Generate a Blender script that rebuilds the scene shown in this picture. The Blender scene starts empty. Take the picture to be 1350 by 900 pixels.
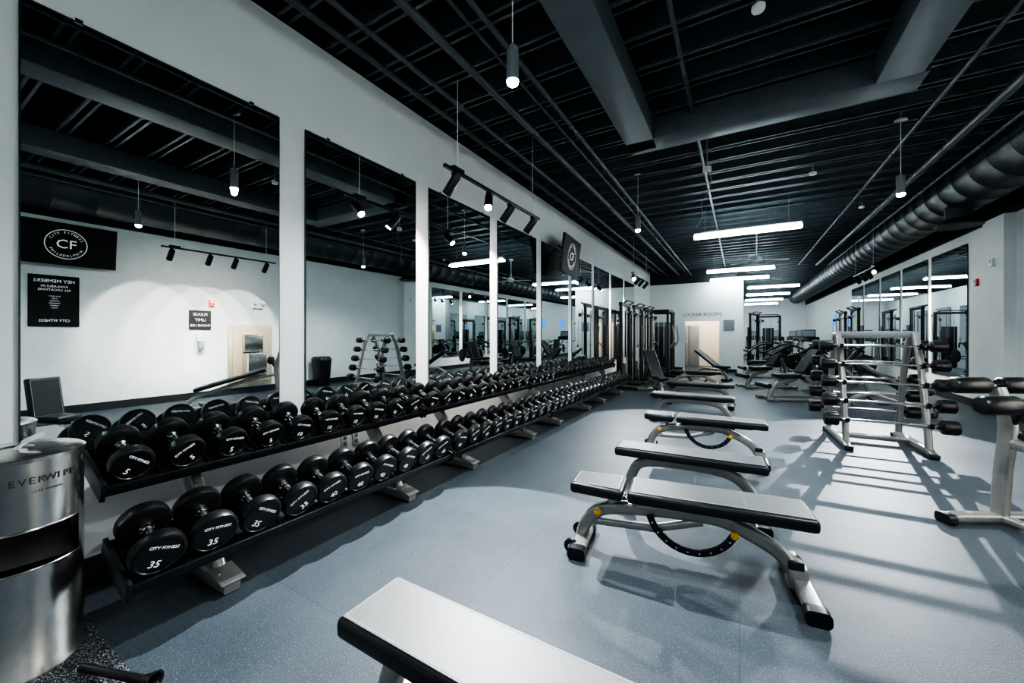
import bpy, bmesh, math, random
from mathutils import Vector, Matrix
random.seed(4)
scn = bpy.context.scene
COL = scn.collection
V = Vector
rad = math.radians

# ------------------------------------------------------------------ materials
def mat(name, color, rough=.5, metal=0., spec=.5, var=.0, vscale=30., bump=0., bscale=200., emis=0., ecol=None, coat=0.):
    m = bpy.data.materials.new(name); m.use_nodes = True
    nt = m.node_tree; b = nt.nodes['Principled BSDF']
    b.inputs['Base Color'].default_value = (*color, 1)
    b.inputs['Roughness'].default_value = rough
    b.inputs['Metallic'].default_value = metal
    b.inputs['Specular IOR Level'].default_value = spec
    b.inputs['Coat Weight'].default_value = coat
    tc = nt.nodes.new('ShaderNodeTexCoord')
    n = nt.nodes.new('ShaderNodeTexNoise'); n.inputs['Scale'].default_value = vscale
    n.inputs['Detail'].default_value = 4
    nt.links.new(tc.outputs['Object'], n.inputs['Vector'])
    cr = nt.nodes.new('ShaderNodeValToRGB')
    v = max(var, .03)
    cr.color_ramp.elements[0].position = .3; cr.color_ramp.elements[1].position = .7
    cr.color_ramp.elements[0].color = (*[c*(1-v) for c in color], 1)
    cr.color_ramp.elements[1].color = (*[min(1, c*(1+v)) for c in color], 1)
    nt.links.new(n.outputs['Fac'], cr.inputs['Fac'])
    nt.links.new(cr.outputs['Color'], b.inputs['Base Color'])
    if bump > 0:
        n2 = nt.nodes.new('ShaderNodeTexNoise'); n2.inputs['Scale'].default_value = bscale
        nt.links.new(tc.outputs['Object'], n2.inputs['Vector'])
        bp = nt.nodes.new('ShaderNodeBump'); bp.inputs['Strength'].default_value = bump
        bp.inputs['Distance'].default_value = .01
        nt.links.new(n2.outputs['Fac'], bp.inputs['Height'])
        nt.links.new(bp.outputs['Normal'], b.inputs['Normal'])
    if emis > 0:
        b.inputs['Emission Color'].default_value = (*(ecol or color), 1)
        b.inputs['Emission Strength'].default_value = emis
    return m

M_WALL = mat('wall_paint', (.78, .79, .78), .6, var=.02, vscale=3, bump=.05, bscale=300)
M_CEIL = mat('ceiling_black_paint', (.007, .010, .013), .7, var=.3, vscale=5)
M_JOIST = mat('joist_dark_paint', (.056, .073, .086), .5, var=.25, vscale=6)
M_BEAM = mat('beam_dark_paint', (.060, .077, .087), .5, var=.12, vscale=4)
M_PIPE = mat('pipe_dark_paint', (.040, .052, .060), .5, var=.12, vscale=4)
M_BASE = mat('baseboard_rubber', (.015, .017, .02), .5)
M_MIRROR = mat('mirror_glass', (.72, .78, .78), .0, metal=1.)
M_MEDGE = mat('mirror_edge', (.05, .06, .06), .3, metal=.5)
M_BLACK = mat('black_powdercoat', (.009, .010, .012), .38, var=.1)
M_RUBBER = mat('black_rubber', (.007, .007, .008), .34, var=.15, bump=.04)
M_PLAST = mat('black_plastic', (.010, .010, .011), .35)
M_PAD = mat('black_vinyl', (.010, .011, .012), .36, spec=.5, var=.08, bump=.05, bscale=400)
M_PADTOP = mat('black_vinyl_painted_sheen', (.15, .146, .14), .45, spec=.6, var=.05, bump=.05, bscale=400)  # pale base colour carries the light reflected off the black vinyl
M_PADGREY = mat('vinyl_panel', (.020, .021, .023), .5, spec=.4, var=.06, bump=.05, bscale=400)
M_STITCH = mat('stitching', (.45, .45, .44), .7)
M_SILVER = mat('silver_powdercoat', (.34, .33, .31), .30, metal=.6, var=.04)
M_CHROME = mat('chrome', (.85, .85, .85), .14, metal=1.)
M_STEEL = mat('brushed_steel', (.62, .60, .57), .22, metal=1., var=.08)
M_WHITE = mat('white_lettering', (.85, .85, .85), .5, emis=.3, ecol=(1, 1, 1))
M_WPLAST = mat('white_plastic', (.8, .8, .8), .4)
M_YEL = mat('yellow_knob', (.85, .45, .02), .35)
M_RED = mat('red_plastic', (.6, .02, .02), .4)
M_BEIGE = mat('beige_laminate', (.42, .35, .26), .5)
M_GREY = mat('grey_paint', (.18, .20, .22), .5)
M_DOOR = mat('door_grey_paint', (.13, .15, .17), .45)
M_DARKTXT = mat('dark_lettering', (.02, .02, .025), .5)
M_TUBE = mat('led_tube', (1, 1, 1), .5, emis=62, ecol=(.78, .94, 1.))
M_BULB = mat('bulb_face', (1, 1, 1), .5, emis=500, ecol=(.75, .92, 1.))
M_BULBW = mat('bulb_face_warm', (1, 1, 1), .5, emis=250, ecol=(1., .95, .88))
M_POSTER = mat('poster_black', (.010, .010, .010), .6, spec=.2)
M_BLUE = mat('blue_screen', (.05, .2, .5), .3, emis=.8, ecol=(.1, .35, .9))
M_TISSUE = mat('white_tissue', (.9, .9, .9), .9)
M_WARM = mat('warm_wall', (.75, .68, .58), .6)
M_DUCT = mat('duct_dark_metal', (.024, .032, .038), .5, metal=.1, var=.1)

def floor_material(name, ca, cb, speck, thr):
    m = bpy.data.materials.new(name); m.use_nodes = True
    nt = m.node_tree; N = nt.nodes; L = nt.links; b = N['Principled BSDF']
    tc = N.new('ShaderNodeTexCoord')
    n1 = N.new('ShaderNodeTexNoise'); n1.inputs['Scale'].default_value = 1.3; n1.inputs['Detail'].default_value = 6
    n1.inputs['Roughness'].default_value = .65
    L.new(tc.outputs['Object'], n1.inputs['Vector'])
    cr = N.new('ShaderNodeValToRGB'); cr.color_ramp.elements[0].position = .35; cr.color_ramp.elements[1].position = .68
    cr.color_ramp.elements[0].color = (*ca, 1); cr.color_ramp.elements[1].color = (*cb, 1)
    L.new(n1.outputs['Fac'], cr.inputs['Fac'])
    n2 = N.new('ShaderNodeTexNoise'); n2.inputs['Scale'].default_value = 150; n2.inputs['Detail'].default_value = 2
    L.new(tc.outputs['Object'], n2.inputs['Vector'])
    c2 = N.new('ShaderNodeValToRGB'); c2.color_ramp.elements[0].position = thr; c2.color_ramp.elements[1].position = thr+.06
    L.new(n2.outputs['Fac'], c2.inputs['Fac'])
    mx = N.new('ShaderNodeMixRGB'); L.new(c2.outputs['Color'], mx.inputs['Fac'])
    L.new(cr.outputs['Color'], mx.inputs['Color1']); mx.inputs['Color2'].default_value = (*speck, 1)
    br = N.new('ShaderNodeTexBrick'); br.inputs['Scale'].default_value = 1.
    br.inputs['Brick Width'].default_value = 1.22; br.inputs['Row Height'].default_value = 1.22
    br.inputs['Mortar Size'].default_value = .003; br.offset = 0
    br.inputs['Color1'].default_value = (1, 1, 1, 1); br.inputs['Color2'].default_value = (.90, .90, .90, 1)
    br.inputs['Mortar'].default_value = (.7, .7, .7, 1)
    L.new(tc.outputs['Object'], br.inputs['Vector'])
    mu = N.new('ShaderNodeMixRGB'); mu.blend_type = 'MULTIPLY'; mu.inputs['Fac'].default_value = 1
    L.new(mx.outputs['Color'], mu.inputs['Color1']); L.new(br.outputs['Color'], mu.inputs['Color2'])
    L.new(mu.outputs['Color'], b.inputs['Base Color'])
    b.inputs['Roughness'].default_value = .5; b.inputs['Specular IOR Level'].default_value = .28
    bp = N.new('ShaderNodeBump'); bp.inputs['Strength'].default_value = .3; bp.inputs['Distance'].default_value = .004
    L.new(n2.outputs['Fac'], bp.inputs['Height']); L.new(bp.outputs['Normal'], b.inputs['Normal'])
    return m
M_FLOOR = floor_material('rubber_floor', (.032, .042, .052), (.056, .069, .081), (.12, .135, .15), .60)
M_MAT = floor_material('speckled_rubber', (.010, .011, .013), (.016, .018, .020), (.4, .42, .43), .56)

# ------------------------------------------------------------------ mesh builder
def cat(pts, n=6):
    P = [V(p) for p in pts]; out = []
    for i in range(len(P)-1):
        p0 = P[max(i-1, 0)]; p1 = P[i]; p2 = P[i+1]; p3 = P[min(i+2, len(P)-1)]
        for k in range(n):
            t = k/n
            out.append(.5*((2*p1)+(-p0+p2)*t+(2*p0-5*p1+4*p2-p3)*t*t+(-p0+3*p1-3*p2+p3)*t**3))
    out.append(P[-1]); return out

def rrect(w, h, r=None, k=3):
    r = r if r is not None else min(w, h)*.3
    out = []
    for cx, cy, a0 in ((w/2-r, h/2-r, 0), (-w/2+r, h/2-r, 90), (-w/2+r, -h/2+r, 180), (w/2-r, -h/2+r, 270)):
        for i in range(k+1):
            a = rad(a0+90*i/k); out.append((cx+r*math.cos(a), cy+r*math.sin(a)))
    return out
def circ(r, n=12):
    return [(r*math.cos(2*math.pi*i/n), r*math.sin(2*math.pi*i/n)) for i in range(n)]

_tc = {}
def text_geo(s, size):
    key = (s, size)
    if key not in _tc:
        cu = bpy.data.curves.new('t', 'FONT'); cu.body = s; cu.size = size
        cu.align_x = 'CENTER'; cu.align_y = 'CENTER'; cu.extrude = .0008; cu.resolution_u = 2
        o = bpy.data.objects.new('t', cu); COL.objects.link(o)
        dg = bpy.context.evaluated_depsgraph_get(); dg.update()
        me = bpy.data.meshes.new_from_object(o.evaluated_get(dg))
        _tc[key] = ([v.co.copy() for v in me.vertices], [list(p.vertices) for p in me.polygons])
        bpy.data.objects.remove(o); bpy.data.curves.remove(cu); bpy.data.meshes.remove(me)
    return _tc[key]

def basis(loc, right, up):
    r = V(right).normalized(); u = V(up).normalized(); n = r.cross(u)
    m = Matrix((r, u, n)).transposed().to_4x4(); m.translation = V(loc); return m

class MB:
    def __init__(s): s.v = []; s.f = []; s.m = []; s.mats = []
    def mi(s, m):
        if m not in s.mats: s.mats.append(m)
        return s.mats.index(m)
    def add(s, vs, fs, m, M=None):
        o = len(s.v); i = s.mi(m)
        for v in vs: s.v.append(M @ V(v) if M else V(v))
        for f in fs: s.f.append([o+k for k in f]); s.m.append(i)
        return s
    def box(s, size, c, m, rot=None, bev=0., seg=2):
        bm = bmesh.new(); bmesh.ops.create_cube(bm, size=1)
        for v in bm.verts: v.co = V((v.co.x*size[0], v.co.y*size[1], v.co.z*size[2]))
        if bev > 0: bmesh.ops.bevel(bm, geom=list(bm.edges), offset=bev, segments=seg, profile=.5, affect='EDGES')
        bm.verts.index_update()
        M = Matrix.Translation(V(c))
        if rot: M = M @ Matrix.Rotation(rot[1], 4, rot[0])
        s.add([v.co for v in bm.verts], [[v.index for v in f.verts] for f in bm.faces], m, M)
        bm.free(); return s
    def sweep(s, pts, prof, m, ref=(0, 1, 0), caps=True, scale=None):
        P = [V(p) for p in pts]; ref = V(ref); n = len(prof); vs = []; fs = []
        for i, p in enumerate(P):
            T = (P[min(i+1, len(P)-1)]-P[max(i-1, 0)]).normalized()
            A = (ref-T*ref.dot(T))
            if A.length < 1e-4: A = T.orthogonal()
            A.normalize(); B = T.cross(A)
            k = scale[i] if scale else 1
            for a, b in prof: vs.append(p+A*a*k+B*b*k)
        for i in range(len(P)-1):
            for j in range(n):
                j2 = (j+1) % n
                fs.append([i*n+j, i*n+j2, (i+1)*n+j2, (i+1)*n+j])
        if caps:
            fs.append(list(range(n))[::-1]); fs.append([(len(P)-1)*n+j for j in range(n)])
        return s.add(vs, fs, m)
    def rod(s, p0, p1, r, m, seg=14, r2=None):
        return s.sweep([p0, p1], circ(r, seg), m, ref=(.123, .31, .94), scale=[1, (r2 or r)/r])
    def lathe(s, prof, p0, axis, m, seg=24):
        ax = V(axis).normalized(); A = ax.orthogonal().normalized(); B = ax.cross(A); p0 = V(p0)
        vs = []; fs = []
        for r, h in prof:
            for j in range(seg):
                t = 2*math.pi*j/seg
                vs.append(p0+ax*h+(A*math.cos(t)+B*math.sin(t))*r)
        for i in range(len(prof)-1):
            for j in range(seg):
                j2 = (j+1) % seg
                fs.append([i*seg+j, i*seg+j2, (i+1)*seg+j2, (i+1)*seg+j])
        fs.append(list(range(seg))[::-1]); fs.append([(len(prof)-1)*seg+j for j in range(seg)])
        return s.add(vs, fs, m)
    def text(s, t, size, M, m):
        v, f = text_geo(t, size); return s.add(v, f, m, M)
    def obj(s, name, parent=None, loc=(0, 0, 0), rz=0., smooth=True, ang=38, **props):
        me = bpy.data.meshes.new(name)
        me.from_pydata([tuple(v) for v in s.v], [], s.f)
        for m in s.mats: me.materials.append(m)
        me.polygons.foreach_set('material_index', s.m)
        bm = bmesh.new(); bm.from_mesh(me); bmesh.ops.recalc_face_normals(bm, faces=bm.faces); bm.to_mesh(me); bm.free()
        if smooth:
            me.polygons.foreach_set('use_smooth', [True]*len(me.polygons))
            me.set_sharp_from_angle(angle=rad(ang))
        me.update()
        o = bpy.data.objects.new(name, me); COL.objects.link(o)
        o.location = loc; o.rotation_euler = (0, 0, rz)
        if parent: o.parent = parent
        for k, v in props.items(): o[k] = v
        return o

def thing(name, label, category, loc=(0, 0, 0), rz=0., group=None):
    o = bpy.data.objects.new(name, None); o.empty_display_size = .1
    COL.objects.link(o); o.location = loc; o.rotation_euler = (0, 0, rz)
    o['label'] = label; o['category'] = category
    if group: o['group'] = group
    return o

def copy_thing(root, loc, rz=None, label=None, rot=None, sc=None):
    def rec(o, par):
        c = o.copy(); COL.objects.link(c)
        if par is not None: c.parent = par
        for ch in o.children: rec(ch, c)
        return c
    c = rec(root, None); c.location = loc
    if rz is not None: c.rotation_euler = (0, 0, rz)
    if rot: c.rotation_euler = rot
    if sc: c.scale = sc
    if label: c['label'] = label
    return c

def struct(name, boxes, m):
    b = MB()
    for x0, x1, y0, y1, z0, z1 in boxes:
        b.box((x1-x0, y1-y0, z1-z0), ((x0+x1)/2, (y0+y1)/2, (z0+z1)/2), m)
    return b.obj(name, smooth=False, kind='structure')

# ------------------------------------------------------------------ room shell
XL, XR, YB, YE, YF = -3.15, 3.93, -3.5, 16.5, 33.
b = MB(); b.box((XR-XL+.4, YF-YB+.4, .1), ((XL+XR)/2, (YB+YF)/2, -.05), M_FLOOR)
b.obj('floor', smooth=False, kind='structure')
b = MB(); b.box((XR-XL+.4, YF-YB+.4, .1), ((XL+XR)/2, (YB+YF)/2, 4.27), M_CEIL)
y = YB+.2
while y < YF:
    b.box((XR-XL, .055, .3), ((XL+XR)/2, y, 4.07), M_JOIST)
    b.box((XR-XL, .11, .02), ((XL+XR)/2, y, 3.93), M_JOIST)
    y += .42
b.obj('ceiling', smooth=False, kind='structure')
struct('wall_left', [(XL-.15, XL, YB, YE+.1, 0, 3.90)], M_WALL)
struct('trim_1', [(XL-.15, XL-.0, YB, YE+.1, 3.90, 4.3)], M_CEIL)
struct('wall_right', [(XR, XR+.15, YB, YF, 0, 3.42)], M_WALL)
struct('trim_6', [(XR-.14, XR, 9.7, 10.35, 0, 3.42)], M_WALL)
struct('trim_2', [(XR-.05, XR+.15, YB, YF, 3.42, 4.3)], M_CEIL)
struct('wall_back', [(XL-.15, XR+.15, YB-.1, YB, 0, 4.2)], M_WALL)
struct('wall_end', [(XL, -1.85, YE, YE+.12, 0, 3.4), (-.66, -.08, YE, YE+.12, 0, 3.4), (-1.85, -.66, YE, YE+.12, 1.92, 3.4)], M_WALL)
struct('trim_3', [(XL, -.08, YE-.02, YE+.14, 3.4, 4.3)], M_CEIL)
struct('wall_partition', [(-.2, -.08, YE+.12, YF, 0, 3.4)], M_WALL)
struct('wall_far', [(-.2, XR+.15, YF, YF+.1, 0, 4.2)], M_WALL)
struct('wall_locker_room', [(-3.1, -.2, 19.3, 19.4, 0, 3.4), (-3.2, -3.1, YE+.12, 19.3, 0, 3.4)], M_WARM)
struct('trim_4', [(-1.93, -1.85, YE-.02, YE+.12, 0, 2.0), (-.66, -.58, YE-.02, YE+.12, 0, 2.0), (-1.85, -.66, YE-.02, YE+.12, 1.92, 2.0)], M_WPLAST)
struct('baseboard_left', [(XL, XL+.012, YB, YE, 0, .15)], M_BASE)
struct('baseboard_right', [(XR-.012, XR, YB, 9.7, 0, .15), (XR-.012, XR, 10.35, YF, 0, .15), (XR-.152, XR-.14, 9.7, 10.35, 0, .15)], M_BASE)
struct('baseboard_end', [(XL, -1.93, YE-.012, YE, 0, .12), (-.58, -.08, YE-.012, YE, 0, .12)], M_BASE)
struct('baseboard_back', [(XL, XR, YB, YB+.012, 0, .12)], M_BASE)
b = MB(); b.box((.72, .05, 1.9), (-2.62, YE-.03, .95), M_DOOR, bev=.005); b.box((.5, .01, 1.3), (-2.62, YE-.058, 1.1), M_GREY)
b.rod((-2.36, YE-.1, .95), (-2.36, YE-.05, .95), .015, M_CHROME); b.rod((-2.36, YE-.1, .95), (-2.48, YE-.1, .95), .012, M_CHROME)
b.obj('door_1', kind='structure')
b = MB()
b.box((.32, 8.4, .26), (-1.02, .75, 3.80), M_BEAM, bev=.01)
b.box((2.6, .32, .26), (.12, 4.85, 3.80), M_BEAM, bev=.01)
b.box((.32, 8.1, .26), (1.22, .65, 3.80), M_BEAM, bev=.01)
b.obj('trim_5', kind='structure')
for i, (x, z, r) in enumerate([(-2.75, 3.78, .03), (-2.45, 3.72, .022), (-2.05, 3.74, .035), (-1.6, 3.7, .022), (-.45, 3.86, .02), (2.25, 3.76, .045), (2.55, 3.72, .02), (-1.8, 3.8, .015), (1.75, 3.8, .02)]):
    b = MB(); b.rod((x, YB+.1, z), (x, YE-.1, z), r, M_PIPE, 12)
    for yy in range(-2, 16, 3): b.rod((x, yy, z), (x, yy, z+.25), .006, M_PIPE, 6); b.lathe([(r+.006, -.02), (r+.006, .02)], (x, yy, z), (0, 1, 0), M_PIPE, 12)
    b.obj('ceiling_pipe', label='long dark painted pipe hung under the black joists', category='pipe', group='ceiling pipes')
b = MB(); prof = []
yy = YB+.05
while yy < 31:
    prof += [(.40, yy), (.407, yy+.01), (.40, yy+.02)]; yy += .5
b.lathe([(.40, YB+.02)]+prof+[(.40, 31.2)], (3.2, 0, 3.82), (0, 1, 0), M_DUCT, 36)
b.lathe([(.16, 0), (.16, .20), (.28, .30), (.28, .33)], (3.1, 9.2, 3.5), (0, 0, -1), M_DUCT, 24)
b.obj('air_duct', label='large round dark spiral air duct under the ceiling', category='duct')

# ------------------------------------------------------------------ mirrors
def mirror(x, y0, y1, z0, z1, nx, grp):
    r = thing('wall_mirror', 'tall frameless wall mirror fixed to the white wall', 'mirror', (x, (y0+y1)/2, z0), 0, grp)
    b = MB(); b.box((.012, y1-y0, z1-z0), (nx*.010, 0, (z1-z0)/2), M_MEDGE); b.obj('backing', r, smooth=False)
    b = MB(); w = y1-y0-.012; h = z1-z0-.012; X = nx*.0175
    b.add([(X, -w/2, .006), (X, w/2, .006), (X, w/2, h), (X, -w/2, h)], [[0, 1, 2, 3]], M_MIRROR); b.obj('glass', r, smooth=False)
    for yy in (-w/2+.2, w/2-.2):
        for zz in (.0, z1-z0):
            b = MB(); b.box((.022, .03, .025), (nx*.012, yy, zz), M_CHROME); b.obj('clip', r)
    return r
for n in range(9):
    y0 = .42+1.495*n; mirror(XL, y0, y0+1.285, .68, 3.12, 1, 'mirrors on the weight wall')
for n in range(5):
    y0 = 11.25+1.89*n; mirror(XR, y0, y0+1.68, .5, 3.22, -1, 'mirrors on the opposite wall')
for n in range(5):
    y0 = 17.2+2.3*n; mirror(-.08, y0, y0+1.5, .4, 2.6, 1, 'mirrors in the far hall')

# ------------------------------------------------------------------ pendants / lights
def spot(parent, loc, rot, energy, ang, blend, size, col=(.88, .95, 1)):
    l = bpy.data.lights.new('lamp_light', 'SPOT'); l.energy = energy; l.spot_size = rad(ang); l.spot_blend = blend
    l.shadow_soft_size = size; l.color = col
    o = bpy.data.objects.new('lamp_light', l); COL.objects.link(o); o.parent = parent; o.location = loc; o.rotation_euler = rot
    return o
def pendant():
    r = thing('pendant_lamp', 'slim grey cylinder pendant lamp hanging on a thin cable', 'lamp', (0, 0, 0), 0, 'cylinder pendant lamps')
    b = MB(); b.lathe([(.038, 0), (.040, .004), (.040, .21), (.036, .22), (.012, .222), (.010, .25)], (0, 0, 0), (0, 0, 1), M_GREY, 24); b.obj('lamp_shade', r)
    b = MB(); b.rod((0, 0, .24), (0, 0, .9), .004, M_WPLAST, 8); b.obj('cable', r)
    b = MB(); b.lathe([(.06, 0), (.06, .02), (.02, .03)], (0, 0, .86), (0, 0, 1), M_WPLAST, 20); b.rod((0, 0, .88), (0, 0, 1.15), .01, M_GREY, 8); b.obj('canopy', r)
    b = MB(); b.lathe([(.020, -.030), (.034, -.020), (.039, 0), (.034, .002)], (0, 0, 0), (0, 0, 1), M_BULB, 20); b.obj('bulb', r)
    spot(r, (0, 0, -.05), (0, 0, 0), 270, 150, .6, .03)
    return r
P0 = pendant(); P0.location = (-1.29, 2.2, 3.07)
for (x, y) in [(-1.4, 6.35), (1.65, 6.3), (1.65, 2.2)]:
    copy_thing(P0, (x, y, 3.07))

def linear_light(length=1.8):
    r = thing('linear_lamp', 'bright white double tube lamp hanging under the black ceiling', 'lamp', (0, 0, 0), 0, 'linear tube lamps')
    b = MB(); b.box((length, .09, .05), (0, 0, .06), M_WPLAST, bev=.008); b.obj('housing', r)
    for yy in (-.06, .06):
        b = MB(); b.rod((-length/2, yy, 0), (length/2, yy, 0), .028, M_TUBE, 12); b.obj('tube', r)
    for x in (-length/2+.1, length/2-.1):
        b = MB(); b.box((.03, .16, .05), (x, 0, .03), M_WPLAST); b.obj('bracket', r)
    for x in (-length/2+.2, length/2-.2):
        b = MB(); b.rod((x, 0, .08), (x, 0, .82), .004, M_GREY, 6); b.obj('cable', r)
    return r
L0 = linear_light(); L0.location = (.09, 8.82, 3.4)
for (x, y, z) in [(0, 13.9, 3.4), (-.02, 16.1, 3.4), (1.2, 19.5, 3.4), (1.2, 23, 3.4), (1.2, 26.5, 3.4), (1.2, 30, 3.4), (.1, -1.6, 3.4)]:  # last one, behind the camera, is an unseen lamp added for fill
    copy_thing(L0, (x, y, z))

def track(loc, side, targets={}, en0=190, ang0=88):
    r = thing('track_lamp', 'black ceiling track with four cylindrical spotlights', 'lamp', loc, 0, 'track lamps')
    b = MB(); b.box((.035, 2.0, .03), (0, 0, 0), M_BLACK, bev=.003); b.box((.05, .16, .045), (0, -.8, .02), M_BLACK); b.obj('rail', r)
    for y in (-.8, .8):
        b = MB(); b.rod((0, y, .01), (0, y, 1.22), .004, M_WPLAST, 6); b.obj('cable', r)
    for i, y in enumerate((-.85, -.25, .2, .8)):
        d = V((side*math.cos(rad(48)), 0, -math.sin(rad(48)))); en, ang, bl = en0, ang0, .7
        if i in targets:
            tg, en, ang, bl = targets[i]; d = (V(tg)-(V(loc)+V((0, y, -.1)))).normalized()
        p0 = V((0, y, -.10))-d*.05
        b = MB()
        b.lathe([(.035, -.02), (.045, 0), (.047, .19), (.047, .2), (.041, .2), (.038, .185)], p0, d, M_BLACK, 24)
        b.rod((0, y, 0), (0, y, -.07), .012, M_BLACK, 8); b.box((.05, .03, .03), (0, y, -.03), M_BLACK)
        head = b.obj('spotlight_head', r)
        b = MB(); b.lathe([(.036, .186), (.036, .19)], p0, d, M_BULBW, 20); b.obj('bulb', head)
        q = d.to_track_quat('-Z', 'Y').to_euler()
        spot(head, tuple(p0+d*.22), tuple(q), en, ang, bl, .018, (1, .95, .87) if i not in targets else (.90, .96, 1))
track((-2.4, 3.82, 3.0), -1, {1: ((-1.30, 1.75, 0), 1300, 48, .10)}, 230, 80)
track((-2.4, 11.2, 3.0), -1, {0: ((-.3, 4.2, 0), 900, 44, .15)})
track((2.72, 3.8, 3.0), 1, {}, 380, 68)
track((2.72, 13.0, 3.0), 1, {0: ((1.1, 4.0, 0), 2200, 36, .15)})

# ceiling fan
r = thing('ceiling_fan', 'white ceiling fan on a long downrod', 'fan', (.36, 11.2, 3.2))
b = MB(); b.rod((0, 0, .12), (0, 0, 1.0), .014, M_WPLAST, 12); b.obj('downrod', r)
b = MB(); b.lathe([(.03, 0), (.07, .03), (.075, .08)], (0, 0, .66), (0, 0, 1), M_WPLAST); b.obj('canopy', r)
b = MB(); b.lathe([(.04, -.04), (.1, -.01), (.12, .04), (.1, .1), (.04, .14)], (0, 0, 0), (0, 0, 1), M_WPLAST); b.obj('motor', r)
for k in range(3):
    b = MB(); b.sweep([(.1, 0, .03), (.3, 0, .03), (.7, 0, .03)], rrect(.13, .012, .005, 2), M_WPLAST, scale=[.6, 1, .8])
    o = b.obj('blade', r); o.rotation_euler = (0, 0, rad(20+120*k))
r = thing('hanging_cord', 'white cord hanging loosely from a round ceiling box', 'cord', (-.36, 5.56, 3.5))
b = MB(); b.lathe([(.05, 0), (.05, .05), (.03, .06)], (0, 0, 0), (0, 0, 1), M_WPLAST); b.rod((0, 0, .05), (0, 0, .72), .01, M_GREY, 8); b.obj('ceiling_box', r)
b = MB(); b.sweep(cat([(0, 0, 0), (.05, 0, -.12), (.0, .03, -.28), (-.07, 0, -.42), (-.05, 0, -.55), (-.12, 0, -.7)], 5), circ(.006, 8), M_GREY); b.obj('cord', r)
for (x, y) in [(.12, 3.4), (.95, 7.3), (2.0, 9.7)]:
    b = MB(); b.lathe([(.040, 0), (.046, .015), (.046, .035), (.038, .04)], (0, 0, 0), (0, 0, 1), M_WPLAST, 24); b.rod((0, 0, .03), (0, 0, .42), .012, M_GREY, 8)
    o = b.obj('smoke_detector', loc=(x, y, 3.8)); o['label'] = 'round white smoke detector hung under the joists'; o['category'] = 'detector'; o['group'] = 'smoke detectors'

# ------------------------------------------------------------------ dumbbell racks
TILT = rad(20)
def dumbbell_rack():
    r = thing('dumbbell_rack', 'two-tier black dumbbell rack with silver feet along the mirrored wall', 'rack', (0, 0, 0), 0, 'dumbbell racks')
    Lr = 2.2
    for nm, X, Z in (('lower_shelf', .68, .33), ('upper_shelf', .34, .70)):
        b = MB()
        M = Matrix.Translation((X, 0, Z)) @ Matrix.Rotation(TILT, 4, 'Y')
        def bx(size, c):
            t = MB(); t.box(size, c, M_BLACK, bev=.004); b.add(t.v, t.f, M_BLACK, M)
        bx((.06, Lr, .012), (-.10, 0, -.006)); bx((.06, Lr, .012), (.10, 0, -.006))
        bx((.016, Lr, .055), (.16, 0, -.012)); bx((.016, Lr, .055), (-.16, 0, -.005))
        bx((.33, Lr, .006), (0, 0, -.03))
        for k in range(11):
            yy = -Lr/2+.005+(Lr-.01)*k/10
            bx((.30, .010, .03), (0, yy, .0))
        bx((.35, .02, .10), (0, -Lr/2, -.01)); bx((.35, .02, .10), (0, Lr/2, -.01))
        b.obj(nm, r)
    for y in (-.67, .67):
        b = MB()
        b.sweep(cat([(.60, y, .06), (.52, y, .22), (.38, y, .42), (.24, y, .60), (.2, y, .68)], 4), rrect(.065, .12, .02), M_SILVER)
        b.sweep([(.30, y, .50), (.52, y, .33)], rrect(.05, .05, .01), M_SILVER)
        b.obj('upright', r)
        b = MB()
        b.sweep([(.10, y, .05), (.3, y, .055), (.62, y, .055), (.78, y, .035)], rrect(.11, .085, .02), M_SILVER, scale=[.9, 1, 1, .72])
        f = b.obj('foot', r)
        b = MB(); b.box((.17, .12, .014), (.715, y, .083), M_SILVER, rot=('Y', rad(12)), bev=.006)
        for q in (-.03, .03): b.rod((.70, y+q, .085), (.70, y+q, .098), .008, M_CHROME, 8)
        b.obj('foot_plate', f)
    return r
YR0 = .60
RK = dumbbell_rack()
RK.location = (XL, YR0+1.11, 0)
for i in range(1, 4): copy_thing(RK, (XL, YR0+1.11+2.24*i, 0))

def dumbbell(R, txt):
    r = thing('dumbbell', 'round black rubber dumbbell with chrome handle on the rack', 'dumbbell', (0, 0, 0), 0, 'dumbbells on the racks')
    T = .066; h = .078
    for s in (-1, 1):
        b = MB()
        b.lathe([(R*.35, -.004), (R*.86, 0), (R*.97, .006), (R, .015), (R, T-.015), (R*.97, T-.005), (R*.88, T), (R*.84, T), (R*.81, T-.004), (R*.3, T-.004)], (s*h, 0, 0), (s, 0, 0), M_RUBBER, 28)
        X = s*(h+T-.003)
        Mx = basis((X, 0, 0), (0, s, 0), (0, 0, 1))
        if txt:
            b.text(txt, R*.46, Mx @ Matrix.Translation((0, -R*.42, 0)), M_WHITE)
            b.text('CITY FITNESS', R*.19, Mx @ Matrix.Translation((0, R*.36, 0)), M_WHITE)
        b.obj('weight_head', r)
    b = MB(); b.lathe([(.030, -h-.003), (.030, -h+.014), (.018, -h+.020), (.021, 0), (.018, h-.020), (.030, h-.014), (.030, h+.003)], (0, 0, 0), (1, 0, 0), M_CHROME, 16); b.obj('handle', r)
    return r
ca, sa = math.cos(TILT), math.sin(TILT)
first = {}
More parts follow.
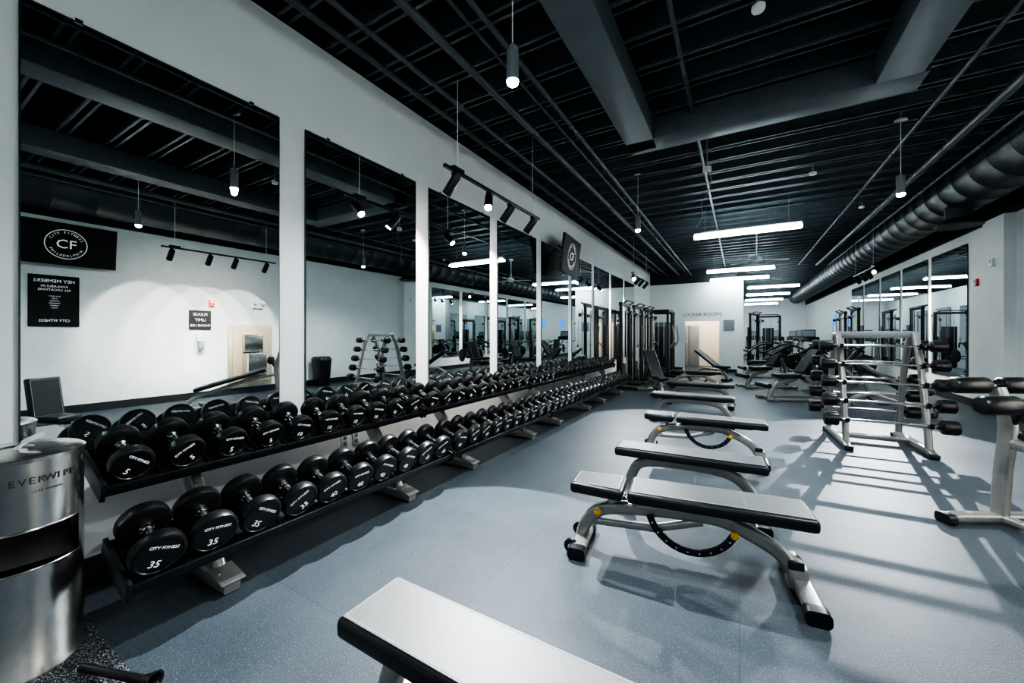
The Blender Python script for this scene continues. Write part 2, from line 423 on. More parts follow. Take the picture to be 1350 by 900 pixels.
for row in (0, 1):
    for k in range(40):
        unit, j = divmod(k, 10)
        y = YR0+2.24*unit+.01+.22*(j+.5)
        if row == 0:
            R = .106-.020*(k//4)/9; w = 35+5*(k//4); X, Z = .68, .33
        else:
            R = .090-.02*(k//4)/9; w = 5+5*(k//4); X, Z = .34, .70
        key = (row, k//4)
        c = V((XL+X+sa*(R+.002), y, Z+ca*(R+.002)))
        spin = random.uniform(-.7, .7)
        if key not in first:
            o = dumbbell(R, str(w) if k < 24 else None); first[key] = o
            o.location = c
        else:
            o = copy_thing(first[key], c)
        o.rotation_mode = 'QUATERNION'
        o.rotation_quaternion = (Matrix.Rotation(random.uniform(-.06, .06), 3, 'Z') @ Matrix.Rotation(TILT, 3, 'Y') @ Matrix.Rotation(spin, 3, 'X')).to_quaternion()

# ------------------------------------------------------------------ benches
def pad(b, x0, x1, w, z, th=.07, w2=None, top=None):
    w2 = w2 or w; t = MB(); top = top or M_PADGREY
    t.box((x1-x0, w, th), ((x0+x1)/2, 0, z), M_PAD, bev=.022, seg=4)
    def tp(v):
        k = (v.x-x0)/(x1-x0); v.y *= (1-k)+k*(w2/w)
    for v in t.v: tp(v)
    b.add(t.v, t.f, M_PAD)
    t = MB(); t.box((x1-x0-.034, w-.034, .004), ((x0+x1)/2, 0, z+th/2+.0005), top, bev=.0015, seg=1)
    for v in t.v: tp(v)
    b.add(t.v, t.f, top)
    t = MB(); zz = z+th/2+.0022; L = x1-x0-.05; W = w-.05
    for s in (-1, 1):
        t.box((L, .0022, .002), ((x0+x1)/2, s*W/2, zz), M_STITCH); t.box((.0022, W, .002), ((x0+x1)/2+s*L/2, 0, zz), M_STITCH)
    for v in t.v: tp(v)
    b.add(t.v, t.f, M_STITCH)
    return b

def feet(r, x, half, wheel=False):
    b = MB()
    b.sweep([(x, -half, .045), (x, -half+.06, .05), (x, half-.06, .05), (x, half, .045)], rrect(.09, .06, .018), M_SILVER, ref=(1, 0, 0))
    b.obj('foot', r)
    for s in (-1, 1):
        b = MB()
        b.sweep([(x, s*(half-.01), .038), (x, s*(half+.05), .038)], rrect(.11, .076, .025), M_RUBBER, ref=(1, 0, 0))
        if wheel: b.lathe([(.035, -.015), (.045, -.01), (.045, .01), (.035, .015)], (x-.05, s*(half-.03), .047), (0, 1, 0), M_RUBBER, 20); b.lathe([(.018, -.018), (.018, .018)], (x-.05, s*(half-.03), .047), (0, 1, 0), M_CHROME, 12)
        b.obj('rubber_cap', r)

def bench(kind, label, loc, rz, back=0., half=.65, top=None):
    r = thing('weight_bench', label, 'bench', loc, rz, 'weight benches')
    H = half; zt = .417
    b = MB()
    if kind == 'adjustable':
        b.sweep(cat([(-H+.05, 0, .05), (-H+.09, 0, .17), (-H+.20, 0, .27), (-.2, 0, .31), (.15, 0, .325), (H-.34, 0, .29), (H-.15, 0, .19), (H-.06, 0, .05)], 6), rrect(.065, .08, .022), M_SILVER)
        b.sweep([(-H+.12, 0, .18), (-.15, 0, .20), (.12, 0, .29)], rrect(.045, .045, .014), M_SILVER)
    else:
        b.sweep(cat([(-H+.10, 0, .05), (-H+.12, 0, .2), (-H+.22, 0, .32), (0, 0, .345), (H-.25, 0, .32), (H-.10, 0, .2), (H-.04, 0, .05)], 6), rrect(.065, .08, .022), M_SILVER)
    b.obj('frame', r)
    b = MB(); b.box((.10, .085, .12), (H-.07, 0, .08), M_SILVER, bev=.018); b.box((.075, .09, .05), (H-.08, 0, .15), M_BLACK, bev=.01)
    b.obj('foot_joint', r)
    feet(r, H-.05, .24); feet(r, -H+.06, .15, True)
    if kind == 'adjustable':
        b = MB(); pad(b, -H, -H+.33, .24, zt, w2=.30, top=top); o = b.obj('seat_pad', r)
        b = MB(); b.box((.26, .05, .03), (-H+.17, 0, zt-.05), M_BLACK, bev=.005); b.box((.05, .05, .10), (-H+.25, 0, zt-.08), M_SILVER, bev=.008); b.obj('seat_bracket', r)
        b = MB(); L = 2*H-.36
        pad(b, 0, L, .30, 0, top=top)
        b.box((.006, .27, .003), (L*.66, 0, .0372), M_PLAST)
        b.box((L*.8, .05, .03), (L*.45, 0, -.05), M_BLACK, bev=.005)
        o = b.obj('back_pad', r); o.location = (-H+.36, 0, zt); o.rotation_euler = (0, -back, 0)
        b = MB(); pts = [(.06+.24*math.cos(rad(a)), -.05, .36+.24*math.sin(rad(a))) for a in range(195, 336, 10)]
        b.sweep(pts, rrect(.018, .042, .006), M_BLACK)
        for a in range(205, 330, 15):
            p = V((.06+.24*math.cos(rad(a)), -.059, .36+.24*math.sin(rad(a)))); b.rod(p, p+V((0, -.003, 0)), .006, M_CHROME, 8)
        b.obj('adjustment_arc', r)
        for (x, z) in ((.28, .27), (-H+.17, .27)):
            b = MB(); b.lathe([(.008, 0), (.01, .02), (.020, .03), (.022, .045), (.013, .055)], (x, -.035, z), (0, -1, 0), M_YEL, 14)
            b.obj('knob', r, label='yellow knob')
    else:
        b = MB(); pad(b, -H, H, .28, zt, top=top); b.box((2*H-.2, .06, .025), (0, 0, zt-.045), M_BLACK, bev=.004); b.obj('seat_pad', r)
    return r
LA = 'black padded adjustable weight bench with silver frame on rubber floor'
LF = 'black flat weight bench with curved silver frame on rubber floor'
LI = 'black incline weight bench with raised backrest'
bench('flat', 'flat weight bench with pale painted-sheen vinyl top and silver frame', (-.61, .955, 0), 0, half=.56, top=M_PADTOP)
bench('adjustable', 'black adjustable weight bench with yellow knobs and silver frame', (-.31, 2.54, 0), rad(7.5), half=.655)
bench('flat', LF, (-.37, 3.42, 0), rad(3), half=.55)
bench('adjustable', LA, (-.37, 4.98, 0), rad(2), half=.63)
bench('flat', LF, (-.66, 6.75, 0), rad(-1), half=.6)
bench('flat', LF, (-.68, 8.5, 0), rad(-1), half=.6)
bench('adjustable', LA, (-1.0, 11.2, 0), rad(4), half=.6)
bench('adjustable', LI, (-1.75, 9.6, 0), rad(120), back=rad(45), half=.6)
bench('adjustable', LI, (-.8, 13.6, 0), rad(150), back=rad(35), half=.6)
bench('adjustable', LI, (2.3, 9.5, 0), rad(160), back=rad(35), half=.6)
bench('adjustable', 'black utility bench with upright backrest', (.86, 1.14, 0), rad(-20), back=rad(80), half=.42)

def decline():
    r = thing('decline_bench', 'black decline bench with foam rollers and silver frame', 'bench', (1.66, 4.30, 0), math.atan2(-1.3, .7))
    b = MB()
    b.sweep(cat([(.0, 0, .05), (.02, 0, .4), (.05, 0, .75), (-.02, 0, 1.0)], 6), rrect(.07, .09, .02), M_SILVER)
    b.sweep(cat([(.03, 0, .62), (.4, 0, .56), (1.0, 0, .36), (1.35, 0, .22), (1.45, 0, .05)], 6), rrect(.06, .07, .02), M_SILVER)
    b.sweep([(0, 0, .05), (.7, 0, .06), (1.4, 0, .05)], rrect(.06, .05, .015), M_SILVER)
    b.obj('frame', r)
    for x, h in ((0, .36), (1.45, .25)): feet(r, x, h)
    b = MB(); pad(b, 0, 1.15, .30, 0); o = b.obj('back_pad', r); o.location = (.22, 0, .72); o.rotation_euler = (0, rad(17), 0)
    for (x, z, rr) in ((-.04, 1.02, .062), (.14, .90, .068)):
        b = MB(); b.rod((x, -.30, z), (x, .30, z), .014, M_CHROME, 12); b.obj('roller_axle', r)
        for s in (-1, 1):
            b = MB(); b.lathe([(rr*.8, 0), (rr, .02), (rr, .23), (rr*.8, .25), (.02, .255)], (x, s*.045, z), (0, s, 0), M_RUBBER, 22); b.obj('foam_roller', r)
    b = MB(); b.sweep([(.04, 0, .7), (.14, 0, .9)], rrect(.04, .05, .01), M_BLACK); b.obj('roller_arm', r)
decline()

# ------------------------------------------------------------------ barbell rack
r = thing('barbell_rack', 'silver A-frame rack holding ten fixed-weight barbells', 'rack', (1.49, 6.68, 0), rad(2))
for s in (-1, 1):
    x = s*.37
    b = MB()
    for q in (-1, 1):
        b.sweep(cat([(x, q*.44, .08), (x, q*.36, .5), (x, q*.22, 1.05), (x, q*.07, 1.40)], 5), rrect(.06, .085, .02), M_SILVER, ref=(1, 0, 0))
    b.sweep([(x, -.09, 1.40), (x, .09, 1.40)], rrect(.06, .06, .02), M_SILVER, ref=(1, 0, 0))
    b.sweep([(x, -.56, .035), (x, -.44, .065), (x, .44, .065), (x, .56, .035)], rrect(.08, .07, .02), M_SILVER, ref=(1, 0, 0), scale=[.8, 1, 1, .8])
    b.obj('side_frame', r)
    for q in (-1, 1):
        b = MB(); b.box((.09, .07, .06), (x, q*.56, .03), M_RUBBER, bev=.015); b.obj('rubber_cap', r)
        for k in range(5):
            z = .36+.225*k; yq = q*(.47-.065*k)
            b = MB(); b.sweep(cat([(x, yq-q*.08, z-.02), (x, yq, z-.03), (x, yq+q*.045, z-.015), (x, yq+q*.055, z+.03)], 3), rrect(.04, .016, .005), M_BLACK, ref=(1, 0, 0)); b.obj('hook', r)
b = MB(); b.box((.74, .07, .06), (0, 0, .075), M_SILVER, bev=.01); b.obj('crossbar', r)
b = MB(); b.box((.78, .03, .085), (0, -.05, 1.40), M_GREY, bev=.006); b.box((.74, .05, .05), (0, 0, 1.40), M_SILVER, bev=.006); b.obj('header_plate', r)
def barbell():
    r = thing('barbell', 'short fixed barbell with round black rubber heads', 'barbell', (0, 0, 0), 0, 'barbells on the A-frame rack')
    b = MB(); b.lathe([(.014, -.45), (.014, .45)], (0, 0, 0), (1, 0, 0), M_CHROME, 14); b.obj('bar', r)
    for s in (-1, 1):
        b = MB(); b.lathe([(.03, -.03), (.03, 0), (.070, .002), (.084, .012), (.084, .125), (.076, .14), (.05, .143)], (s*.45, 0, 0), (s, 0, 0), M_RUBBER, 24); b.obj('weight_head', r)
    return r
BB = None
for q in (-1, 1):
    for k in range(5):
        z = .36+.225*k; yq = q*(.47-.065*k)
        p = Matrix.Rotation(rad(2), 3, 'Z') @ V((0, yq+q*.012, 0)); loc = (1.49+p.x, 6.68+p.y, z)
        if BB is None: BB = barbell(); BB.location = loc; BB.rotation_euler = (0, 0, rad(2))
        else: copy_thing(BB, loc, rad(2), sc=(1, 1-.05*k, 1-.05*k))

# ------------------------------------------------------------------ machines
def cable_machine():
    r = thing('cable_machine', 'tall dark cable machine with weight stack near the mirrors', 'gym machine', (0, 0, 0), 0, 'cable machines')
    for y in (-.42, .42):
        b = MB(); b.sweep([(0, y, .05), (0, y, 2.2)], rrect(.09, .07, .015), M_BLACK); b.obj('upright', r)
        b = MB(); b.sweep([(.32, y*1.1, .04), (-.3, y*1.1, .04)], rrect(.09, .06, .015), M_BLACK); b.obj('foot', r)
        b = MB(); b.rod((.12, y*.8, .1), (.12, y*.8, 2.1), .016, M_CHROME); b.obj('guide_rod', r)
        b = MB(); b.lathe([(.03, -.015), (.055, -.012), (.05, 0), (.055, .012), (.03, .015)], (.18, y*.8, 1.95), (0, 1, 0), M_PLAST, 20); b.box((.12, .04, .05), (.12, y*.8, 1.98), M_SILVER, bev=.005); b.obj('pulley', r)
        b = MB(); b.rod((.22, y*.8, 1.95), (.25, y*.8, 1.15), .004, M_BLACK, 6); b.sweep(cat([(.25, y*.8-.06, 1.08), (.25, y*.8, 1.15), (.25, y*.8+.06, 1.08)], 4), circ(.008, 8), M_CHROME, ref=(1, 0, 0)); b.rod((.25, y*.8-.06, 1.08), (.25, y*.8+.06, 1.08), .016, M_RUBBER, 10); b.obj('cable_handle', r)
    b = MB(); b.sweep([(0, -.46, 2.2), (0, .46, 2.2)], rrect(.09, .09, .015), M_BLACK, ref=(1, 0, 0)); b.rod((.15, -.35, 2.28), (.15, .35, 2.28), .018, M_BLACK); b.sweep([(0, -.35, 2.2), (.15, -.35, 2.28)], circ(.018, 8), M_BLACK); b.sweep([(0, .35, 2.2), (.15, .35, 2.28)], circ(.018, 8), M_BLACK); b.obj('top_beam', r)
    b = MB()
    for k in range(16): b.box((.12, .30, .022), (-.08, 0, .2+k*.027), M_BLACK, bev=.003, seg=1)
    b.rod((-.08, -.1, .1), (-.08, -.1, 2.15), .010, M_CHROME, 8); b.rod((-.08, .1, .1), (-.08, .1, 2.15), .010, M_CHROME, 8)
    b.obj('weight_stack', r)
    b = MB(); b.box((.015, .42, 1.5), (-.17, 0, .95), M_PLAST, bev=.004); b.obj('shroud', r)
    return r
CM = cable_machine(); CM.location = (-2.65, 10.5, 0)
copy_thing(CM, (-2.6, 11.7, 0)); copy_thing(CM, (-2.55, 12.9, 0)); copy_thing(CM, (-2.5, 15.3, 0), rad(-60))
FL = 'tall dark cable machine with weight stack in the open hall'
copy_thing(CM, (1.1, 20.5, 0), rad(-90), FL); copy_thing(CM, (3.2, 16.3, 0), rad(180), FL); copy_thing(CM, (.5, 18.0, 0), rad(-20), FL); copy_thing(CM, (3.3, 18.6, 0), rad(180), FL)

r = thing('power_rack', 'dark half rack with slanted silver arms near the mirrors', 'gym machine', (-2.35, 14.1, 0))
for y in (-.45, .45):
    for x in (-.5, .3):
        b = MB(); b.sweep([(x, y, .0), (x, y, 2.2)], rrect(.07, .07, .01), M_BLACK); b.obj('upright', r)
    b = MB(); b.sweep([(-.55, y, .04), (.6, y, .04)], rrect(.07, .07, .01), M_BLACK); b.sweep([(-.5, y, 2.2), (.3, y, 2.2)], rrect(.07, .07, .01), M_BLACK); b.obj('side_rail', r)
    b = MB(); b.sweep(cat([(.3, y, .9), (.5, y, 1.2), (.45, y, 1.7)], 5), circ(.025, 10), M_SILVER); b.obj('arm', r)
b = MB(); b.sweep([(.3, -.48, 2.2), (.3, .48, 2.2)], rrect(.07, .07, .01), M_BLACK, ref=(1, 0, 0)); b.sweep([(-.5, -.48, 2.2), (-.5, .48, 2.2)], rrect(.07, .07, .01), M_BLACK, ref=(1, 0, 0)); b.obj('top_beam', r)

def lever_machine():
    r = thing('lever_machine', 'silver-framed seated exercise machine with black pads', 'gym machine', (0, 0, 0), 0, 'seated exercise machines')
    b = MB()
    b.sweep([(-.65, -.2, .04), (.65, -.2, .04)], rrect(.07, .06, .015), M_SILVER); b.sweep([(-.65, .2, .04), (.65, .2, .04)], rrect(.07, .06, .015), M_SILVER)
    b.sweep(cat([(-.5, 0, .05), (-.35, 0, .35), (.0, 0, .45), (.35, 0, .8), (.5, 0, 1.15)], 6), rrect(.07, .09, .02), M_SILVER)
    b.sweep([(-.5, -.3, .04), (-.5, .3, .04)], rrect(.07, .06, .015), M_SILVER, ref=(1, 0, 0)); b.sweep([(.55, -.35, .04), (.55, .35, .04)], rrect(.07, .06, .015), M_SILVER, ref=(1, 0, 0))
    b.sweep(cat([(.55, 0, .05), (.5, 0, .5), (.35, 0, .8)], 5), rrect(.07, .07, .02), M_SILVER)
    b.obj('frame', r)
    b = MB(); pad(b, -.22, .22, .34, 0, .08); o = b.obj('seat_pad', r); o.location = (-.15, 0, .52)
    b = MB(); pad(b, 0, .7, .30, 0, .09); o = b.obj('back_pad', r); o.location = (.1, 0, .58); o.rotation_euler = (0, rad(-55), 0)
    for s in (-1, 1):
        b = MB(); b.sweep(cat([(.5, s*.25, 1.0), (.2, s*.38, 1.15), (-.15, s*.36, 1.0), (-.3, s*.3, .95)], 5), circ(.022, 10), M_BLACK, ref=(0, 0, 1)); b.rod((-.3, s*.3, .95), (-.42, s*.28, .98), .024, M_RUBBER); b.obj('arm', r)
        b = MB(); b.lathe([(.03, 0), (.20, .004), (.21, .012), (.21, .035), (.20, .045), (.03, .05)], (.5, s*.30, .72), (0, s, 0), M_RUBBER, 26); b.rod((.5, s*.05, .72), (.5, s*.42, .72), .024, M_CHROME); b.obj('weight_plate', r)
    b = MB(); b.rod((-.62, -.25, .32), (-.62, .25, .32), .05, M_RUBBER, 16); b.sweep([(-.45, 0, .2), (-.62, 0, .32)], circ(.02, 8), M_SILVER); b.obj('foam_roller', r)
    return r
LM = lever_machine(); LM.location = (1.0, 10.2, 0); LM.rotation_euler = (0, 0, rad(25))
for (x, y, a) in [(2.0, 12.0, -10), (.6, 12.2, 30), (.65, 15.0, 20), (2.3, 14.2, 190), (1.5, 17.3, 80)]: copy_thing(LM, (x, y, 0), rad(a))

def treadmill():
    r = thing('treadmill', 'black and silver treadmill with upright console', 'treadmill', (0, 0, 0), 0, 'treadmills in the far hall')
    b = MB(); b.box((.8, 1.9, .12), (0, 0, .06), M_SILVER, bev=.03); b.box((.8, .35, .16), (0, .85, .10), M_PLAST, bev=.05); b.obj('deck', r)
    b = MB(); b.box((.52, 1.5, .01), (0, -.15, .124), M_RUBBER); b.obj('belt', r)
    for s in (-1, 1):
        b = MB(); b.sweep(cat([(s*.36, .8, .1), (s*.36, .72, .8), (s*.33, .6, 1.2)], 5), rrect(.06, .09, .02), M_SILVER, ref=(1, 0, 0)); b.obj('upright', r)
        b = MB(); b.sweep(cat([(s*.34, .62, 1.05), (s*.35, .3, 1.0), (s*.35, .1, .95)], 4), circ(.024, 10), M_RUBBER, ref=(1, 0, 0)); b.obj('handrail', r)
    b = MB(); b.box((.75, .12, .2), (0, .6, 1.2), M_PLAST, rot=('X', rad(-25)), bev=.03); b.box((.5, .04, .35), (0, .66, 1.45), M_PLAST, rot=('X', rad(-15)), bev=.015); b.box((.42, .005, .27), (0, .637, 1.45), M_GREY, rot=('X', rad(-15))); b.obj('console', r)
    return r
TM = treadmill(); TM.location = (2.6, 20.5, 0)
for (x, y) in [(1.6, 23.5), (2.7, 23.5), (.7, 26), (2.7, 26.5), (1.6, 29)]: copy_thing(TM, (x, y, 0))

# ------------------------------------------------------------------ televisions, posters, signs
def tv_logo(b, Mx, flip=False):
    F = Matrix.Scale(-1, 4, (1, 0, 0)) if flip else Matrix.Identity(4)
    M = Mx @ F
    b.text('CF', .21, M @ Matrix.Translation((0, -.005, .002)), M_WHITE)
    vs = []; fs = []; n = 48
    for R in (.240, .250): 
        for j in range(n): vs.append((R*math.cos(2*math.pi*j/n), R*math.sin(2*math.pi*j/n), .003))
    for j in range(n):
        j2 = (j+1) % n; fs.append([j, j2, n+j2, n+j])
    b.add(vs, fs, M_WHITE, M)
    for s, top in (('CITY FITNESS', True), ('PHILADELPHIA', False)):
        m = len(s)
        for i, ch in enumerate(s):
            if ch == ' ': continue
            a = rad((i-(m-1)/2)*11.5)
            if top: T = Matrix.Rotation(-a, 4, 'Z') @ Matrix.Translation((0, .197, .002))
            else: T = Matrix.Rotation(a, 4, 'Z') @ Matrix.Translation((0, -.197, .002))
            b.text(ch, .052, M @ T, M_WHITE)
def tv(loc, right, label, W=1.2, H=.7, flip=False, wall=(0, 0, 0)):
    r = thing('television', label, 'television', loc, 0)
    n = V(right).cross(V((0, 0, 1)))
    up = (V((0, 0, 1))+n*.12).normalized(); rt = V(right); n = rt.cross(up)
    Mx = basis((0, 0, 0), rt, up)
    b = MB(); t = MB(); t.box((W, H, .05), (0, 0, -.027), M_PLAST, bev=.008); b.add(t.v, t.f, M_PLAST, Mx); b.obj('casing', r)
    b = MB(); t = MB(); t.box((W-.03, H-.03, .002), (0, 0, 0), M_POSTER); b.add(t.v, t.f, M_POSTER, Mx); tv_logo(b, Mx, flip); b.obj('screen', r)
    b = MB(); b.rod(-n*.05, wall, .02, M_BLACK, 10); b.obj('wall_bracket', r)
tv((-2.84, 7.15, 2.93), (-.08, 1, 0), 'black wall-mounted screen showing a white round CF emblem', wall=(-.285, 0, .26), W=1.05, H=.72)
tv((3.72, 1.85, 2.95), (0, -1, 0), 'wide black screen with white CF emblem on the plain wall', wall=(.2, 0, 0), W=1.25, H=.72, flip=True)

def panel(name, label, cat_, loc, right, w, h, m, lines, th=.02):
    rv = V(right).normalized(); nv = rv.cross(V((0, 0, 1)))
    Mx = Matrix((rv, V((0, 0, 1)), nv)).transposed().to_4x4(); b = MB(); t = MB(); t.box((w, h, th), (0, 0, th/2), m, bev=.002, seg=1); b.add(t.v, t.f, m, Mx)
    for s, sz, yo, mm in lines: b.text(s, sz, Mx @ Matrix.Translation((0, yo, th+.001)), mm)
    o = b.obj(name, smooth=False, loc=loc); o['label'] = label; o['category'] = cat_; return o
panel('poster', 'black poster with white heading and small print lines', 'poster', (XR-.003, 1.75, 1.98), (0, -1, 0), .58, .88, M_POSTER,
      [('HEY MEMBERS', .075, .34, M_WHITE), ('AVAILABLE IN', .05, .25, M_WHITE), ('ALL LOCATIONS', .05, .19, M_WHITE), ('FULL BODY', .026, .08, M_WHITE), ('CORE', .026, .04, M_WHITE), ('CYCLING', .026, 0, M_WHITE), ('STRENGTH', .026, -.04, M_WHITE), ('CARDIO', .026, -.08, M_WHITE), ('YOGA', .026, -.12, M_WHITE), ('CITY FITNESS', .06, -.34, M_WHITE)])
panel('notice_sign', 'black notice sign reading please limit phone use', 'sign', (XR-.001, 3.84, 1.72), (0, -1, 0), .40, .42, M_POSTER,
      [('PLEASE', .085, .12, M_WHITE), ('LIMIT', .085, 0, M_WHITE), ('PHONE USE', .07, -.12, M_WHITE)])
b = MB(); b.text('LOCKER ROOMS', .18, basis((0, 0, 0), (1, 0, 0), (0, 0, 1)), M_DARKTXT)
o = b.obj('wall_lettering', smooth=False, loc=(-1.25, YE-.004, 2.17)); o['label'] = 'dark lettering reading locker rooms above the doorway'; o['category'] = 'sign'
panel('wall_sign', 'small blue-grey sign beside the locker doorway', 'sign', (-.34, YE, 1.75), (1, 0, 0), .36, .4, M_GREY, [])
for yy in (21, 24):
    panel('screen', 'small blue lit screen on the white wall', 'screen', (XR, yy, 2.1), (0, -1, 0), .9, .55, M_BLUE, [])
panel('exit_sign', 'white exit sign with red letters', 'sign', (XR, 20.9-1.5, 2.75), (0, -1, 0), .35, .2, M_WPLAST, [('EXIT', .13, 0, M_RED)])
def alarm(loc, nx, name='fire_alarm', m=M_RED):
    b = MB(); b.box((.04, .1, .14), (nx*.02, 0, 0), m, bev=.008); b.box((.03, .05, .05), (nx*.05, 0, .02), M_WPLAST, bev=.01)
    o = b.obj(name, loc=loc); o['label'] = 'small wall-mounted alarm strobe'; o['category'] = 'alarm'
alarm((XR, 4.05, 2.1), -1); alarm((XR-.14, 10.0, 2.65), -1, m=M_WPLAST); alarm((XR, 10.9, 2.4), -1)
b = MB(); b.box((.1, .12, .22), (-.05, 0, 0), M_WPLAST, bev=.02); b.box((.08, .1, .18), (-.05, 0, -.2), M_GREY, bev=.02); b.rod((-.05, 0, -.29), (-.05, 0, -.33), .01, M_CHROME)
o = b.obj('sanitizer_dispenser', loc=(XR, 3.84, 1.35)); o['label'] = 'white and grey sanitizer dispenser on the wall'; o['category'] = 'dispenser'
b = MB(); b.box((.06, .22, .12), (-.03, 0, 0), M_WPLAST, bev=.01)
for s in (-1, 1): b.lathe([(.02, 0), (.045, .05), (.045, .06)], (-.05, s*.08, .07), (-1, 0, .2), M_WPLAST, 16)
o = b.obj('emergency_lamp', loc=(XR, 5.0, 2.1)); o['label'] = 'white twin-head emergency lamp on the wall'; o['category'] = 'lamp'
r = thing('drinking_fountain', 'steel drinking fountain in a beige wall surround', 'drinking fountain', (XR-.002, 4.85, 0))
b = MB(); b.box((.05, .95, 1.45), (-.025, 0, .92), M_BEIGE, bev=.005); b.box((.02, .8, 1.3), (-.056, 0, .92), M_BEIGE); b.obj('surround', r)
b = MB(); b.box((.3, .42, .5), (-.21, 0, .72), M_STEEL, bev=.03); b.box((.12, .42, .42), (-.12, 0, 1.2), M_STEEL, bev=.02); b.obj('body', r)
b = MB(); b.sweep(cat([(-.28, .1, .96), (-.3, .1, 1.03), (-.25, .06, 1.04)], 4), circ(.012, 8), M_CHROME); b.obj('spout', r)
r = thing('waste_bin', 'black plastic waste bin against the white wall', 'waste bin', (3.62, 6.5, 0))
b = MB(); b.sweep([(0, 0, 0), (0, 0, .68)], rrect(.36, .42, .05), M_PLAST, scale=[.82, 1]); b.obj('body', r)
b = MB(); b.sweep([(0, 0, .68), (0, 0, .74), (0, 0, .8)], rrect(.38, .44, .06), M_PLAST, scale=[1, 1, .8]); b.obj('lid', r)
def outlet(y, z):
    b = MB(); b.box((.008, .075, .12), (.004, 0, 0), M_WPLAST, bev=.003)
    for q in (-.025, .025): b.box((.004, .035, .03), (.009, 0, q), M_GREY, bev=.001)
    o = b.obj('wall_outlet', loc=(XL, y, z)); o['label'] = 'white double electrical outlet on the wall'; o['category'] = 'outlet'; o['group'] = 'wall outlets'
outlet(2.30, .42); outlet(2.42, .42); outlet(7.0, .42)
for k in range(3):
    b = MB(); b.box((.38, .4, 1.8), (0, 0, .9), M_GREY, bev=.01); b.box((.02, .02, .12), (.1, -.21, 1.1), M_CHROME)
    o = b.obj('locker', loc=(-2.55+.4*k, 19.05, 0)); o['label'] = 'grey tall locker beyond the doorway'; o['category'] = 'locker'; o['group'] = 'lockers in the back room'
struct('wall_column', [(-.08, .12, 16.5, 16.8, 0, 3.4)], M_WALL)

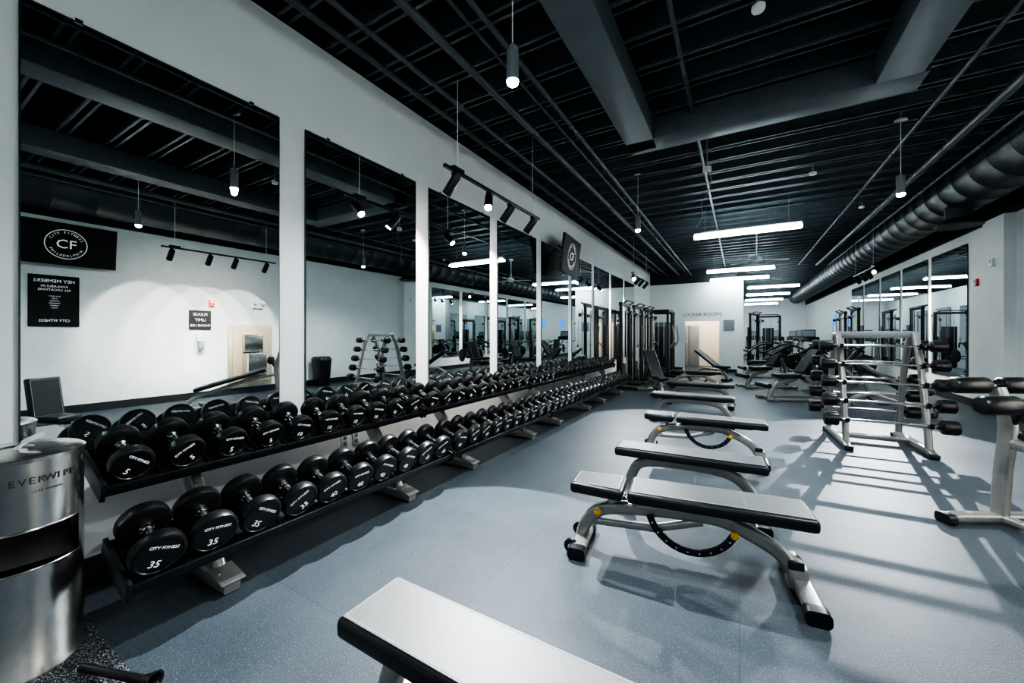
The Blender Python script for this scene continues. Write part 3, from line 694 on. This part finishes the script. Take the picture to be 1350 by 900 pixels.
# ------------------------------------------------------------------ wipe dispenser bin
def wipe_bin():
    loc = V((-2.660, .345, .009)); face = math.atan2(-loc.y, -loc.x)
    r = thing('wipe_dispenser', 'round brushed steel wipe dispenser with waste opening', 'wipe dispenser', loc, face)
    R = .20; n = 64
    b = MB(); vs = []; fs = []
    zs = [0.0, .012, .03, .42, .44, .48, .52, .56, .60, .64, .67, .72, .76, .80, .885]
    rr = [R+.012, R+.012]+[R]*13
    for z, q in zip(zs, rr):
        for j in range(n):
            t = 2*math.pi*j/n; vs.append((q*math.cos(t), q*math.sin(t), z))
    for i in range(len(zs)-1):
        for j in range(n):
            j2 = (j+1) % n; t = (2*math.pi*(j+.5)/n+math.pi) % (2*math.pi)-math.pi
            zc = (zs[i]+zs[i+1])/2
            if -rad(100) < t < rad(62) and .45 < zc < .595: continue
            fs.append([i*n+j, i*n+j2, (i+1)*n+j2, (i+1)*n+j])
    b.add(vs, fs, M_STEEL)
    b.lathe([(R-.012, .02), (R-.012, .38)], (0, 0, 0), (0, 0, 1), M_BLACK, 32)
    s = 'EVERWIPE'
    for i, ch in enumerate(s):
        a = (i-3.5)*.130+rad(24)
        b.text(ch, .038, basis((math.cos(a)*(R+.0015), math.sin(a)*(R+.0015), .80), (-math.sin(a), math.cos(a), 0), (0, 0, 1)), M_DARKTXT)
    for i, ch in enumerate('CITY FITNESS'):
        if ch != ' ':
            a = (i-5.5)*.04+rad(26)
            b.text(ch, .011, basis((math.cos(a)*(R+.0015), math.sin(a)*(R+.0015), .755), (-math.sin(a), math.cos(a), 0), (0, 0, 1)), M_DARKTXT)
    b.obj('body', r)
    b = MB(); b.box((.30, .32, .004), (-.02, 0, .51), M_STEEL, rot=('Y', rad(28)))
    b.lathe([(R-.012, .598), (R-.012, .602)], (0, 0, 0), (0, 0, 1), M_STEEL, 32)
    pts = [(math.cos(rad(a))*R, math.sin(rad(a))*R, .442) for a in range(-100, 63, 6)]; b.sweep(pts, circ(.005, 8), M_STEEL, ref=(0, 0, 1))
    pts = [(math.cos(rad(a))*R, math.sin(rad(a))*R, .602) for a in range(-100, 63, 6)]; b.sweep(pts, circ(.005, 8), M_STEEL, ref=(0, 0, 1))
    b.obj('chute', r)
    b = MB(); b.lathe([(R+.004, .875), (R+.006, .89), (R-.01, .902), (R*.55, .908), (.055, .91), (.05, .905)], (0, 0, 0), (0, 0, 1), M_STEEL, 48); b.obj('lid', r)
    b = MB(); vs = []; fs = []
    for i in range(7):
        for j in range(6):
            vs.append(((j-2.5)*.018*(1-.1*i)+.012*i, .012*math.sin(j*1.7+i)+.012*i, .905+.011*i+.006*math.sin(j*2.1)))
    for i in range(6):
        for j in range(5): fs.append([i*6+j, i*6+j+1, (i+1)*6+j+1, (i+1)*6+j])
    b.add(vs, fs, M_TISSUE); b.obj('wipe', r)
wipe_bin()
b = MB(); b.box((1.05, 2.6, .008), (0, 0, .004), M_MAT)
o = b.obj('rubber_mat', smooth=False, loc=(-2.62, -.72, 0)); o['label'] = 'dark speckled rubber mat beneath the steel wipe dispenser'; o['category'] = 'mat'
r = thing('floor_handle', 'black rubber handle attachment with flared end lying on the floor', 'handle', (-2.02, .58, .012), rad(20))
b = MB(); b.sweep([(-.32, 0, .028), (.0, 0, .028)], circ(.016, 12), M_RUBBER); b.obj('grip', r)
b = MB(); b.lathe([(.018, 0), (.022, .02), (.036, .05), (.038, .055), (.03, .055), (.012, .02)], (-.01, 0, .028), (1, 0, 0), M_RUBBER, 20); b.obj('end_cup', r)

def lamp(kind, loc, energy, size, col=(.9, .96, 1), rot=(0, 0, 0)):
    l = bpy.data.lights.new('room_light', kind); l.energy = energy; l.color = col
    if kind == 'POINT': l.shadow_soft_size = size
    o = bpy.data.objects.new('room_light', l); COL.objects.link(o); o.location = loc; o.rotation_euler = rot
lamp('POINT', (-1.2, 18, 2.6), 170, .15, (1, .9, .75))

w = bpy.data.worlds.new('World'); scn.world = w; w.use_nodes = True
w.node_tree.nodes['Background'].inputs[0].default_value = (.5, .6, .7, 1)
w.node_tree.nodes['Background'].inputs[1].default_value = .3

# ------------------------------------------------------------------ camera
cam = bpy.data.cameras.new('camera'); co = bpy.data.objects.new('camera', cam); COL.objects.link(co)
cam.sensor_width = 36; cam.lens = 510/1350*36; cam.shift_y = -9/1350; cam.clip_start = .02
co.location = (0, 0, 1.4); co.rotation_euler = (rad(90), 0, math.atan(300/510))
scn.camera = co
try:
    scn.view_settings.view_transform = 'AgX'; scn.view_settings.look = 'AgX - High Contrast'
except Exception as e: print(e)
